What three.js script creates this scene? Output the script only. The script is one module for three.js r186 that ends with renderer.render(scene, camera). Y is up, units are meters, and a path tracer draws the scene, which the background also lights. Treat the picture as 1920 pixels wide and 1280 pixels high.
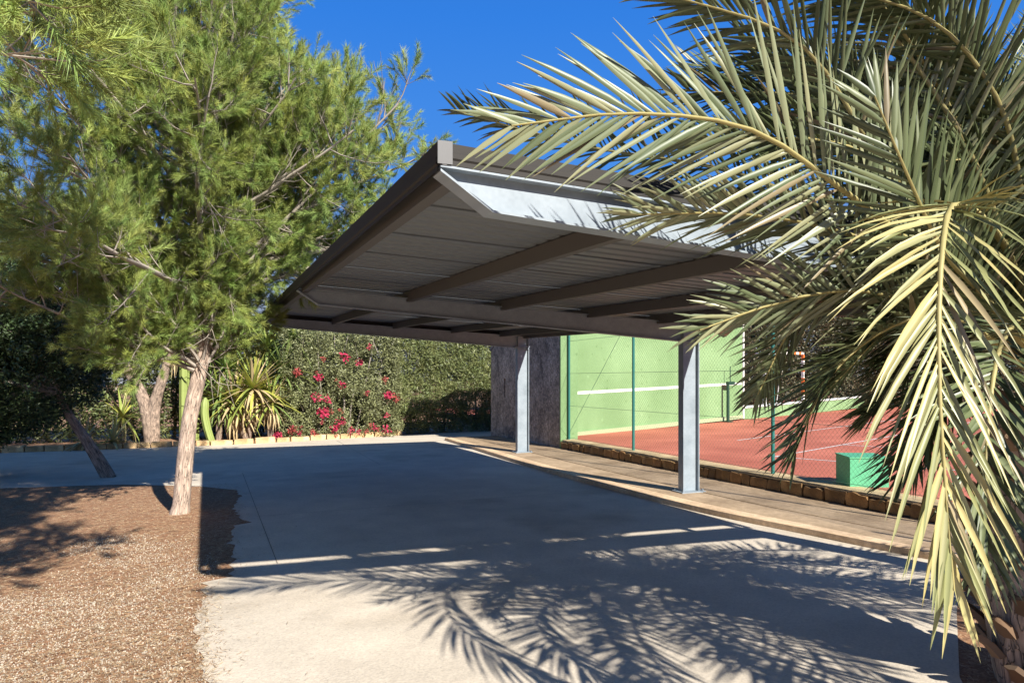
import * as THREE from 'three';
import { mergeGeometries } from 'three/addons/utils/BufferGeometryUtils.js';
import { ImprovedNoise } from 'three/addons/math/ImprovedNoise.js';

// ---------- camera, sky, sun, exposure ----------
const scene = new THREE.Scene();
const TH = 22 * Math.PI / 180;
const camera = new THREE.PerspectiveCamera(49.54, 1920 / 1280, 0.05, 900);
camera.position.set(0, 1.75, 0);
camera.rotation.y = -TH;
camera.setViewOffset(1920, 1280, 0, -35, 1920, 1280);
camera.updateProjectionMatrix();

const renderer = new THREE.WebGLRenderer({ antialias: true });
renderer.toneMapping = THREE.LinearToneMapping;
renderer.toneMappingExposure = 1.8;
renderer.shadowMap.enabled = true;

{ // clear winter sky: colour by elevation only
  const W = 64, Hh = 256, data = new Float32Array(W * Hh * 4);
  const stops = [[0, .26, .27, .30], [6, .15, .22, .36], [14, .040, .160, .46], [25, .019, .122, .43], [50, .019, .060, .165], [90, .017, .044, .11]];
  for (let j = 0; j < Hh; j++) {
    const el = Math.max(0, (j + .5) / Hh * 180 - 90);
    let k = 0; while (k < stops.length - 2 && el > stops[k + 1][0]) k++;
    const a = stops[k], b = stops[k + 1], t = (el - a[0]) / (b[0] - a[0]);
    for (let i = 0; i < W; i++) for (let q = 0; q < 4; q++) data[(j * W + i) * 4 + q] = q < 3 ? a[q + 1] + (b[q + 1] - a[q + 1]) * t : 1;
  }
  const sky = new THREE.DataTexture(data, W, Hh, THREE.RGBAFormat, THREE.FloatType);
  sky.mapping = THREE.EquirectangularReflectionMapping; sky.magFilter = sky.minFilter = THREE.LinearFilter; sky.needsUpdate = true;
  scene.background = sky; scene.environment = sky;
}
const SUN = new THREE.Vector3(.36, 1, 1.51);
{
  const sun = new THREE.DirectionalLight(new THREE.Color(1, .945, .86), 5);
  sun.position.copy(SUN).multiplyScalar(30); sun.target.position.set(2, 0, -9); sun.position.add(sun.target.position);
  sun.castShadow = true; sun.shadow.mapSize.set(4096, 4096);
  Object.assign(sun.shadow.camera, { left: -26, right: 26, top: 26, bottom: -26, near: 1, far: 130 });
  scene.add(sun, sun.target);
}

// ---------- helpers ----------
function rng(seed) { let a = seed >>> 0; return () => { a = a + 0x6D2B79F5 | 0; let t = Math.imul(a ^ a >>> 15, 1 | a); t = t + Math.imul(t ^ t >>> 7, 61 | t) ^ t; return ((t ^ t >>> 14) >>> 0) / 4294967296; }; }
const V = (x, y, z) => new THREE.Vector3(x, y, z);
const G = .024, gy = z => G * z;                       // the whole plot falls gently away from the camera
const perlin = new ImprovedNoise();
const fbm = (x, y, z, o = 4) => { let s = 0, a = .5; for (let i = 0; i < o; i++) { s += a * perlin.noise(x, y, z); x *= 2.03; y *= 2.03; z *= 2.03; a *= .5; } return s; };
const names = new Map();
function numbered(n) { const k = names.get(n) || 0; names.set(n, k + 1); return k ? `${n}_${String(k).padStart(3, '0')}` : n; }
function tag(o, label, category, group) { Object.assign(o.userData, { label, category }); if (group) o.userData.group = group; return o; }
function shade(o) { o.castShadow = o.receiveShadow = true; return o; }
function thing(name, label, category, pos = [0, 0, 0], turn = 0, group) {
  const o = new THREE.Group(); o.name = numbered(name); o.position.set(...pos); o.rotation.y = turn; scene.add(o); return tag(o, label, category, group);
}
function part(name, geo, mat, parent) { const m = shade(new THREE.Mesh(geo, mat)); m.name = name; parent.add(m); return m; }
function structure(name, geo, mat) { const m = shade(new THREE.Mesh(geo, mat)); m.name = numbered(name); m.userData.kind = 'structure'; scene.add(m); return m; }
function instanced(name, geo, mat, mats, cols, parent) {
  const m = shade(new THREE.InstancedMesh(geo, mat, mats.length)); m.name = name; m.userData.kind = 'stuff';
  mats.forEach((x, i) => m.setMatrixAt(i, x)); if (cols) cols.forEach((c, i) => m.setColorAt(i, c));
  parent.add(m); return m;
}
const rgb = (r, g, b) => new THREE.Color().setRGB(r, g, b);
const mat = (r, g, b, rough = .8, o = {}) => new THREE.MeshStandardMaterial({ color: rgb(r, g, b), roughness: rough, side: THREE.DoubleSide, ...o });
class GB { // geometry builder
  constructor() { this.p = []; this.u = []; this.i = []; }
  v(x, y, z, u = 0, w = 0) { this.p.push(x, y, z); this.u.push(u, w); return this.p.length / 3 - 1; }
  tri(a, b, c) { this.i.push(a, b, c); }
  quad(a, b, c, d) { this.i.push(a, b, c, a, c, d); }
  geo() { const g = new THREE.BufferGeometry(); g.setAttribute('position', new THREE.Float32BufferAttribute(this.p, 3)); g.setAttribute('uv', new THREE.Float32BufferAttribute(this.u, 2)); g.setIndex(this.i); g.computeVertexNormals(); return g; }
  tube(pts, rad, seg = 8, us = 1, wob = 0, seed = 0) {
    let n0 = V(0, 0, 1), len = 0, prev = null;
    for (let k = 0; k < pts.length; k++) {
      const t = (pts[Math.min(k + 1, pts.length - 1)].clone().sub(pts[Math.max(k - 1, 0)])).normalize();
      if (k === 0) { n0 = Math.abs(t.z) > .9 ? V(1, 0, 0) : V(0, 0, 1); } else len += pts[k].distanceTo(pts[k - 1]);
      n0.addScaledVector(t, -n0.dot(t)).normalize(); const b = t.clone().cross(n0);
      const row = [];
      for (let s = 0; s <= seg; s++) {
        const a = s / seg * 2 * Math.PI; let r = rad[k]; if (wob) r *= 1 + wob * fbm(Math.cos(a) * 1.7 + seed, len * 2.2, Math.sin(a) * 1.7, 3);
        const x = Math.cos(a) * r, y = Math.sin(a) * r;
        row.push(this.v(pts[k].x + n0.x * x + b.x * y, pts[k].y + n0.y * x + b.y * y, pts[k].z + n0.z * x + b.z * y, s / seg * us, len));
      }
      if (prev) for (let s = 0; s < seg; s++) this.quad(prev[s], row[s], row[s + 1], prev[s + 1]);
      prev = row;
    }
    return this;
  }
}
function box(x0, x1, y0, y1, z0, z1) { // plain box between limits, uv in metres
  const g = new THREE.BoxGeometry(x1 - x0, y1 - y0, z1 - z0); g.translate((x0 + x1) / 2, (y0 + y1) / 2, (z0 + z1) / 2); return uvm(g);
}
function uvm(g) { const n = g.attributes.normal, p = g.attributes.position, u = g.attributes.uv; for (let i = 0; i < p.count; i++) { const ax = Math.abs(n.getX(i)), ay = Math.abs(n.getY(i)), az = Math.abs(n.getZ(i)); if (ax > ay && ax > az) u.setXY(i, p.getZ(i), p.getY(i)); else if (ay > az) u.setXY(i, p.getX(i), p.getZ(i)); else u.setXY(i, p.getX(i), p.getY(i)); } return g; }
function roughBox(w, h, d, amp, seed) { // a squared stone with worn corners; base at y = 0
  const g = new THREE.BoxGeometry(w, h, d, 3, 2, 2), p = g.attributes.position;
  for (let i = 0; i < p.count; i++) {
    let x = p.getX(i), y = p.getY(i), z = p.getZ(i);
    const e = (Math.abs(x) > w * .49) + (Math.abs(y) > h * .49) + (Math.abs(z) > d * .49), k = e === 3 ? .93 : e === 2 ? .965 : 1;
    const q = s => amp * perlin.noise(x * 7 + seed * 3.1, y * 7 + s, z * 7 + seed);
    p.setXYZ(i, x * k + q(1), y * k + q(5), z * k + q(9));
  }
  g.translate(0, h / 2, 0); g.computeVertexNormals(); return uvm(g);
}

// ---------- textures ----------
const wrap = (t, rx = 1, ry = rx) => { t.wrapS = t.wrapT = THREE.RepeatWrapping; t.repeat.set(rx, ry); t.magFilter = THREE.LinearFilter; t.minFilter = THREE.LinearMipmapLinearFilter; t.needsUpdate = true; return t; };
const lattice = new Float32Array(65536); { const r = rng(5); for (let i = 0; i < 65536; i++) lattice[i] = r(); }
function tileNoise(x, y, per, s) { // value noise, tiles with period per
  const xi = Math.floor(x), yi = Math.floor(y); let fx = x - xi, fy = y - yi; fx = fx * fx * (3 - 2 * fx); fy = fy * fy * (3 - 2 * fy);
  const h = (a, b) => lattice[(((a % per + per) % per) * 131 + ((b % per + per) % per) * 7919 + s * 1013) & 65535];
  return (h(xi, yi) * (1 - fx) + h(xi + 1, yi) * fx) * (1 - fy) + (h(xi, yi + 1) * (1 - fx) + h(xi + 1, yi + 1) * fx) * fy;
}
function pixTex(n, fn, srgb = true) {
  const d = new Uint8Array(n * n * 4);
  for (let j = 0; j < n; j++) for (let i = 0; i < n; i++) { const c = fn(i / n, j / n), k = (j * n + i) * 4; d[k] = Math.max(0, Math.min(255, c[0])); d[k + 1] = Math.max(0, Math.min(255, c[1])); d[k + 2] = Math.max(0, Math.min(255, c[2])); d[k + 3] = 255; }
  const t = new THREE.DataTexture(d, n, n); if (srgb) t.colorSpace = THREE.SRGBColorSpace; return t;
}
const oct = (u, v, per, o, s) => { let r = 0, a = .5; for (let i = 0; i < o; i++) { r += a * tileNoise(u * per, v * per, per, s + i); per *= 2; a *= .5; } return r; };
// poured concrete, 8 m tile
const concreteMap = wrap(pixTex(2048, (u, v) => {
  const big = oct(u, v, 5, 3, 1) - .44, mid = oct(u, v, 23, 4, 9) - .47, fine = tileNoise(u * 700, v * 700, 700, 3) - .5, grit = tileNoise(u * 1024, v * 1024, 1024, 4);
  const stain = Math.max(0, oct(u, v, 9, 4, 21) - .56) * 2.2;
  let k = 202 + big * 20 + mid * 30 + fine * 19 - (grit > .93 ? 30 : 0) - stain * 34;
  return [k * 1.045, k * .985 - stain * 4, k * .89 - stain * 8];
}), 1 / 8);
const concreteBump = wrap(pixTex(1024, (u, v) => { const k = 128 + (oct(u, v, 60, 4, 31) - .47) * 150 + (tileNoise(u * 500, v * 500, 500, 2) - .5) * 60; return [k, k, k]; }, false), 1 / 4);
// needle litter over earth, 2.5 m tile
function strokes(n, base, cols, count, len, wid, seed) {
  const cv = document.createElement('canvas'); cv.width = cv.height = n; const c = cv.getContext('2d'), r = rng(seed);
  c.fillStyle = base; c.fillRect(0, 0, n, n);
  for (let k = 0; k < count; k++) {
    const x = r() * n, y = r() * n, a = r() * Math.PI, l = len * (.4 + r()), dx = Math.cos(a) * l, dy = Math.sin(a) * l;
    c.strokeStyle = cols[Math.floor(r() * cols.length)]; c.lineWidth = wid * (.5 + r()); c.globalAlpha = .5 + .5 * r();
    for (const ox of [-n, 0, n]) for (const oy of [-n, 0, n]) { const X = x + ox, Y = y + oy; if (X < -60 || Y < -60 || X > n + 60 || Y > n + 60) continue; c.beginPath(); c.moveTo(X, Y); c.quadraticCurveTo(X + dx * .5 - dy * .12, Y + dy * .5 + dx * .12, X + dx, Y + dy); c.stroke(); }
  }
  const t = new THREE.CanvasTexture(cv); t.colorSpace = THREE.SRGBColorSpace; return t;
}
const soilMap = wrap(strokes(1024, '#90694a', ['#a87f60', '#ba9470', '#845a40', '#cbab88', '#9c7052', '#6a4630', '#d9bf9c', '#ad8668'], 26000, 22, 1.7, 11), 1 / 2.5);
const soilBump = wrap(pixTex(512, (u, v) => { const k = 128 + (oct(u, v, 30, 4, 41) - .47) * 240; return [k, k, k]; }, false), 1 / 2.5);
const barkMap = wrap(pixTex(512, (u, v) => { const pl = oct(u, v * .5, 14, 4, 51), cr = Math.abs(oct(u, v, 8, 4, 61) - .47); const k = 150 + (pl - .45) * 130 - (cr < .025 ? 60 : 0); return [k * 1.03, k * .9, k * .79]; }), 2, 1.1);
const barkBump = wrap(pixTex(512, (u, v) => { const cr = Math.abs(oct(u, v, 8, 4, 61) - .47); const k = 60 + Math.min(1, cr * 14) * 150 + (oct(u, v, 40, 3, 7) - .45) * 60; return [k, k, k]; }, false), 2, 1.1);
const plasterMap = wrap(pixTex(1024, (u, v) => { const k = 148 + (oct(u, v, 9, 4, 71) - .47) * 90 + (oct(u, v, 60, 3, 81) - .45) * 120 + (tileNoise(u * 256, v * 256, 256, 3) - .5) * 40; return [k, k * .93, k * .86]; }), 1 / 3);
const plasterBump = wrap(pixTex(512, (u, v) => { const k = 128 + (oct(u, v, 40, 4, 91) - .47) * 250; return [k, k, k]; }, false), 1 / 1.5);
const balls = []; { const r = rng(4); for (let i = 0; i < 46; i++) balls.push([r(), r(), .006 + r() * .004, r() < .5 ? 12 : -14]); }
const greenMap = wrap(pixTex(512, (u, v) => { let m = 0; for (const b of balls) { const q = Math.hypot(u - b[0], v - b[1]); if (q < b[2]) m += b[3]; } const k = m + (oct(u, v, 4, 5, 101) - .47) * 34 + (tileNoise(u * 180, v * 180, 180, 1) - .5) * 9; return [122 + k, 154 + k, 105 + k]; }), 1 / 4);
const redMap = wrap(pixTex(1024, (u, v) => { const k = (oct(u, v, 5, 5, 111) - .47) * 60 + (tileNoise(u * 400, v * 400, 400, 1) - .5) * 24; return [190 + k, 107 + k * .8, 84 + k * .7]; }), 1 / 6);
const pathMap = wrap(pixTex(1024, (u, v) => { const k = (oct(u, v, 6, 4, 121) - .47) * 60 + (oct(u, v, 60, 3, 131) - .45) * 40 + (tileNoise(u * 512, v * 512, 512, 1) - .5) * 22; return [170 + k, 146 + k * .95, 116 + k * .85]; }), 1 / 3);
const stoneMap = wrap(pixTex(512, (u, v) => { const k = (oct(u, v, 7, 4, 141) - .47) * 90 + (tileNoise(u * 160, v * 160, 160, 1) - .5) * 36; return [168 + k, 142 + k * .95, 104 + k * .8]; }), 1.1);
const metalMap = wrap(pixTex(512, (u, v) => { const k = (oct(u, v, 10, 5, 151) - .47) * 34 + (tileNoise(u * 90, v * 90, 90, 1) - .5) * 8; return [136 + k, 147 + k, 155 + k]; }), .7);

const M = {
  concrete: new THREE.MeshStandardMaterial({ map: concreteMap, bumpMap: concreteBump, bumpScale: .004, roughness: .9, side: THREE.DoubleSide }),
  soil: new THREE.MeshStandardMaterial({ map: soilMap, bumpMap: soilBump, bumpScale: .02, roughness: 1, side: THREE.DoubleSide }),
  bark: new THREE.MeshStandardMaterial({ map: barkMap, bumpMap: barkBump, bumpScale: .012, roughness: .95, side: THREE.DoubleSide }),
  paleBark: new THREE.MeshStandardMaterial({ map: barkMap, color: rgb(1.3, 1.32, 1.36), bumpMap: barkBump, bumpScale: .006, roughness: .95, side: THREE.DoubleSide }),
  twig: mat(.40, .35, .29, .9),
  metal: new THREE.MeshStandardMaterial({ map: metalMap, roughness: .5, metalness: 0, side: THREE.DoubleSide }),
  taupe: mat(.032, .029, .025, .8), sheet: mat(.185, .205, .215, .5), purlin: mat(.10, .096, .088, .6),
  path: new THREE.MeshStandardMaterial({ map: pathMap, bumpMap: concreteBump, bumpScale: .006, roughness: .9, side: THREE.DoubleSide }),
  stone: new THREE.MeshStandardMaterial({ map: stoneMap, bumpMap: concreteBump, bumpScale: .012, roughness: .95, side: THREE.DoubleSide }),
  red: new THREE.MeshStandardMaterial({ map: redMap, roughness: .9, side: THREE.DoubleSide }),
  green: new THREE.MeshStandardMaterial({ map: greenMap, bumpMap: plasterBump, bumpScale: .004, roughness: .85, side: THREE.DoubleSide }),
  plaster: new THREE.MeshStandardMaterial({ map: plasterMap, bumpMap: plasterBump, bumpScale: .02, roughness: .95, side: THREE.DoubleSide }),
  white: mat(.72, .72, .68, .7), fencePost: mat(.02, .16, .14, .45), wire: mat(.10, .22, .15, .5), dark: mat(.02, .02, .02, .7),
  orange: mat(.75, .17, .03, .5), greenBox: mat(.10, .42, .22, .55),
};

// ---------- ground ----------
function sheet(shapePts, lift, holes = []) { // polygon of [x, z] laid on the slope
  const s = new THREE.Shape(shapePts.map(([x, z]) => new THREE.Vector2(x, -z)));
  const g = new THREE.ShapeGeometry(s), p = g.attributes.position, u = g.attributes.uv, n = g.attributes.normal;
  for (let i = 0; i < p.count; i++) { const x = p.getX(i), z = -p.getY(i); p.setXYZ(i, x, gy(z) + lift, z); u.setXY(i, x, z); n.setXYZ(i, 0, 1, -G); }
  return g;
}
structure('ground', sheet([[-260, 260], [260, 260], [260, -320], [-260, -320]], 0), M.soil);
const pathEdge = [[7.6, -2.2], [7.1, -3.2], [6.55, -4.1], [6.24, -4.82], [5.97, -6.3], [5.76, -7.6], [5.65, -9.6], [5.62, -11.9], [5.7, -14.6], [5.82, -17], [5.95, -19.7]];
{ // concrete drive: strip under the carport, turning left behind the planted island
  const r = rng(21), left = [];
  const le = z => z > -4.4 ? -.12 : z > -7 ? -.06 : z > -9.5 ? .16 : .34;
  for (let z = 4; z > -12.4; z -= .11) { let x = le(z); const m = Math.sin(z * 1.3) * .03; left.push([x + m + (r() - .5) * .09 + fbm(z * .8, 3, 1, 3) * .22, z]); }
  const pts = [...pathEdge.slice(2).map(([x, z]) => [x + .03, z]), [9.5, -19.75], [9.5, -22.6], [5.2, -22.1], [3, -21.58], [.6, -21.1], [-1, -21.15], [-4, -21.3], [-20, -22], [-20, -15.2], [-6, -14.9], [-1.4, -13.9], [-.2, -13.1], ...left.reverse(), [3.2, 4], [3.25, -2.2], [3.97, -2.97], [5.01, -3.77], [6.3, -4.7]];
  structure('driveway', sheet(pts, .006), M.concrete);
}

for (const [x0, z0, x1, z1] of [[.56, -7.3, .5, -14.6], [.5, -9.9, 5.6, -9.95], [.5, -14.6, 5.65, -14.7], [3.1, -14.7, 3.2, -21]]) { const dx = x1 - x0, dz = z1 - z0, l = Math.hypot(dx, dz), nx = -dz / l * .004, nz = dx / l * .004; structure('drive_joint', sheet([[x0 + nx, z0 + nz], [x1 + nx, z1 + nz], [x1 - nx, z1 - nz], [x0 - nx, z0 - nz]], .0105), mat(.24, .21, .17, 1)); }
// raised edge path of long cast strips beside the drive
{
  const N = 4, edge = new THREE.CatmullRomCurve3(pathEdge.map(([x, z]) => V(x, 0, z))).getSpacedPoints(80);
  const o = new THREE.Group(); o.name = 'path'; o.userData.kind = 'structure'; scene.add(o);
  const row = (a, b, top, low) => { const g = new GB(); let pr = null; for (const e of edge) { const w = 7.62 - e.x, x0 = e.x + w * a, x1 = e.x + w * b, y = gy(e.z); const q = [g.v(x0, y + low, e.z, x0, e.z), g.v(x0, y + top - .008, e.z, x0 + .1, e.z), g.v(x0 + .008, y + top, e.z, x0, e.z), g.v(x1 - .006, y + top, e.z, x1, e.z), g.v(x1, y + low, e.z, x1, e.z)]; if (pr) for (let k = 0; k < 4; k++) g.quad(pr[k], pr[k + 1], q[k + 1], q[k]); pr = q; } return g.geo(); };
  const cuts = [0, .13, .42, .72, 1], tops = [.074, .07, .073, .068, .072];
  for (let k = 0; k < N; k++) part('concrete_strip', row(cuts[k] + (k ? .006 : 0), cuts[k + 1] - .006, tops[k], -.03), k ? M.path : Object.assign(M.path.clone(), { color: rgb(1.6, 1.6, 1.62) }), o);
  part('joint_filler', row(.02, .98, .055, -.03), mat(.20, .16, .115, 1), o);
}

// ---------- carport ----------
const XL = .9, XR = 6.5, Z1 = -3.1, Z2 = -8.93, Z3 = -15.13, slope = -.056;
const yTop = x => 2.585 + slope * (x - XL);
{
  const cp = thing('carport', 'grey steel cantilever carport with ribbed roof over the driveway', 'carport');
  const yBot = x => x < 1.14 ? yTop(x) - .015 - (x - XL) / .24 * .15 : yTop(x) - .165 - (x - 1.14) / 5.2 * .10;
  for (const z of [Z1, Z2, Z3]) {
    const xs = [XL, 1.14, 2, 3, 4, 5, 6, XR], web = new GB(), fb = new GB(), ft = new GB(); let a = null, b = null, c = null;
    const ring = (g, x, y0, y1, w) => [g.v(x, y0, z - w, x, 0), g.v(x, y1, z - w, x, y1 - y0), g.v(x, y1, z + w, x, y1 - y0), g.v(x, y0, z + w, x, 0)];
    const link = (g, p, q) => { for (let k = 0; k < 4; k++) g.quad(p[k], p[(k + 1) % 4], q[(k + 1) % 4], q[k]); };
    const cap = (g, p) => g.quad(p[0], p[1], p[2], p[3]);
    for (const x of xs) {
      const yb = Math.min(yBot(x), yTop(x) - .018), p = ring(web, x, yb + .006, yTop(x) - .006, .004), q = ring(fb, x, yb - .009, yb + .002, .06), t = ring(ft, x, yTop(x) - .009, yTop(x), .06);
      if (a) { link(web, a, p); link(fb, b, q); link(ft, c, t); } else { cap(fb, q); cap(ft, t); }
      a = p; b = q; c = t;
    }
    cap(web, a); cap(fb, b); cap(ft, c);
    const flat = g => { const n = g.geo().toNonIndexed(); n.computeVertexNormals(); return n; };
    const bm = M.metal, beam = part('beam', flat(web), bm, cp);
    for (const sx of [6.24, 6.48]) part('stiffener', box(sx - .004, sx + .004, yBot(sx) + .004, yTop(sx) - .012, z - .052, z + .052), bm, beam);
    for (const sx of [2.24, 3.48, 4.74, 5.85]) { const q = new THREE.CylinderGeometry(.011, .011, .012, 6); q.rotateX(Math.PI / 2); q.translate(sx, yTop(sx) - .05, z + .009); part('bolt', q, bm, beam); }
    part('top_flange', flat(ft), bm, beam); part('bottom_flange', flat(fb), bm, beam);
    const base = gy(z) + .07, px = 6.36, top = yTop(px) - .01;
    const post = part('post', box(px - .125, px + .125, base, top - .24, z - .005, z + .005), M.metal, cp);
    part('flange', box(px - .138, px - .124, base, top - .24, z - .062, z + .062), M.metal, post);
    part('flange', box(px + .124, px + .138, base, top, z - .062, z + .062), M.metal, post);
    part('base_plate', box(px - .2, px + .2, base - .004, base + .016, z - .13, z + .13), M.metal, post);
    for (const [bx, bz] of [[-.165, -.1], [-.165, .1], [.165, -.1], [.165, .1]]) { const g = new THREE.CylinderGeometry(.014, .014, .03, 6); g.translate(px + bx, base + .028, z + bz); part('anchor_bolt', g, M.metal, post); }
    part('cap_plate', box(px - .19, px + .15, top - .232, top - .216, z - .075, z + .075), M.metal, post);
  }
  // purlins along the drive, on top of the beams
  for (const x of [.99, 2.24, 3.48, 4.74, 5.85, 6.42]) {
    const y = yTop(x) + .002, g = new GB(); let a = null;
    for (const z of [Z1 - .1, Z3 - .03]) { const q = [[-.035, -.045], [.035, -.045], [.035, .075], [-.035, .075]].map(([dx, dy]) => g.v(x + dx, y + dy, z, z, dy)); if (a) for (let k = 0; k < 4; k++) g.quad(a[k], a[(k + 1) % 4], q[(k + 1) % 4], q[k]); else g.quad(...q); a = q; }
    g.quad(...a); const n = g.geo().toNonIndexed(); n.computeVertexNormals(); part('purlin', n, M.purlin, cp);
  }
  // ribbed sheets, ribs running down the slope
  const prof = []; { const pitch = .2; for (let k = 0; k < 5; k++) prof.push([k * pitch, 0], [k * pitch + .12, 0], [k * pitch + .14, .03], [k * pitch + .18, .03]); prof.push([1, 0]); }
  const zs0 = Z1 - .1, count = 12, w = (zs0 - (Z3 - .04)) / count, rr = rng(8);
  for (let s = 0; s < count; s++) {
    const g = new GB(); let a = null; const jig = (rr() - .5) * .012, lift = s % 2 ? .0025 : 0;
    for (const x of [XL + .02 + jig, 2.4, 3.9, 5.3, XR + .03 + jig]) { const y = yTop(x) + .082 + lift; const q = prof.map(([z, dy]) => g.v(x, y + dy, zs0 - (s + z * 1.012) * w, x, z)); if (a) for (let k = 0; k < q.length - 1; k++) g.quad(a[k], a[k + 1], q[k + 1], q[k]); a = q; }
    const n = g.geo().toNonIndexed(); n.computeVertexNormals(); part('roof_sheet', n, M.sheet, cp);
  }
  // fascias: folded ribbed strips along the front, back and open side, with corner posts
  const fascia = (p, q, rise, out) => { const g = new GB(), steps = [[0, 0], [0, .022], [.008, .03], [.008, .052], [0, .06], [0, rise]]; let a = null; for (const [x, y, z] of [p, q]) { const r = steps.map(([o, h]) => g.v(x + out[0] * o, y + h, z + out[1] * o, x + z, h)); const rb = steps.map(([o, h]) => g.v(x + out[0] * (o - .004), y + h, z + out[1] * (o - .004), x + z, h)); if (a) for (let k = 0; k < steps.length - 1; k++) { g.quad(a[0][k], a[0][k + 1], r[k + 1], r[k]); g.quad(a[1][k], a[1][k + 1], rb[k + 1], rb[k]); } a = [r, rb]; } const n = g.geo().toNonIndexed(); n.computeVertexNormals(); part('fascia', n, M.taupe, cp); };
  const fy = x => yTop(x) + .004;
  fascia([XL + .03, fy(XL + .03), Z1 + .055], [XR, fy(XR), Z1 + .055], .094, [0, 1]);
  fascia([XL + .03, fy(XL + .03), Z3 - .065], [XR, fy(XR), Z3 - .065], .094, [0, -1]);
  fascia([XL - .012, fy(XL) - .03, Z1 + .055], [XL - .012, fy(XL) - .03, Z3 - .065], .125, [-1, 0]);
  part('corner_angle', box(XL - .016, XL + .05, yTop(XL) + .002, yTop(XL) + .1, Z1 + .064, Z1 + .07), mat(.10, .10, .10, .5), cp);
  { const g = new GB(); g.tube([V(XR + .035, yTop(XR) + .03, Z1), V(XR + .035, yTop(XR) + .01, Z3 - .1)], [.04, .04], 8); part('gutter', g.geo(), M.taupe, cp); }
}

// ---------- tennis court ----------
const CY = .26, cy = z => gy(z) + CY;
structure('tennis_court', sheet([[7.78, 3], [34, 3], [34, -34], [9.2, -34], [9.2, -17.5], [7.78, -16.2]], CY), M.red);
{ // painted lines, each its own sheet
  const line = (x0, z0, x1, z1, w = .05) => { const dx = x1 - x0, dz = z1 - z0, l = Math.hypot(dx, dz), nx = -dz / l * w / 2, nz = dx / l * w / 2; const m = structure('court_line', sheet([[x0 + nx, z0 + nz], [x1 + nx, z1 + nz], [x1 - nx, z1 - nz], [x0 - nx, z0 - nz]], CY + .004), M.white); return m; };
  line(9.4, -10.6, 24, -16.6); line(10.6, -3, 22, -7.6); line(12.2, -11.78, 15.4, -4); line(9.4, -10.6, 12.2, -3.8); line(11, -13.6, 26, -19.7);
}
// kerb of squared stones under the fence, mortar core and cement capping
{
  const r = rng(31), k = thing('court_kerb', 'low rough stone kerb with pale cement cap under the fence', 'kerb');
  const N = 60, core = new GB(), cap = new GB(); let a = null, b = null;
  for (let i = 0; i <= N; i++) { const z = 2 - i / N * 17.5, y = gy(z), w = r() * .012; const p = [core.v(7.56, y + .03, z, z, 0), core.v(7.56, y + .235, z, z, .2), core.v(7.8, y + .235, z, z, .4)], q = [cap.v(7.535 - w, y + .232, z, 0, z), cap.v(7.535 - w, y + .262 + w, z, .05, z), cap.v(7.84, y + .272 + w * .6, z, .35, z), cap.v(7.84, y + .2, z, .4, z)]; if (a) { for (let s = 0; s < 2; s++) core.quad(a[s], a[s + 1], p[s + 1], p[s]); for (let s = 0; s < 3; s++) cap.quad(b[s], b[s + 1], q[s + 1], q[s]); } a = p; b = q; }
  part('mortar_core', core.geo(), mat(.22, .18, .13, 1), k); part('cement_cap', cap.geo(), new THREE.MeshStandardMaterial({ map: pathMap, color: rgb(1.2, 1.25, 1.1), bumpMap: concreteBump, bumpScale: .01, roughness: .95, side: THREE.DoubleSide }), k);
  const tints = [M.stone, 1, 2, 3].map((q, i) => i ? Object.assign(M.stone.clone(), { color: rgb(...[[.62, .54, .43], [.48, .41, .34], [.75, .6, .45]][i - 1]) }) : Object.assign(M.stone.clone(), { color: rgb(.56, .47, .38) }));
  for (let z = 1.2; z > -15.2;) { const l = .14 + r() * .32, h = .14 + r() * .035; const m = part('stone', roughBox(l - .01, h, .09, .03, z), tints[Math.floor(r() * 4)], k); m.rotation.y = Math.PI / 2 + (r() - .5) * .04; m.position.set(7.545 - r() * .018, gy(z - l / 2) + .07 + r() * .004, z - l / 2); z -= l; }
}
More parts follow.
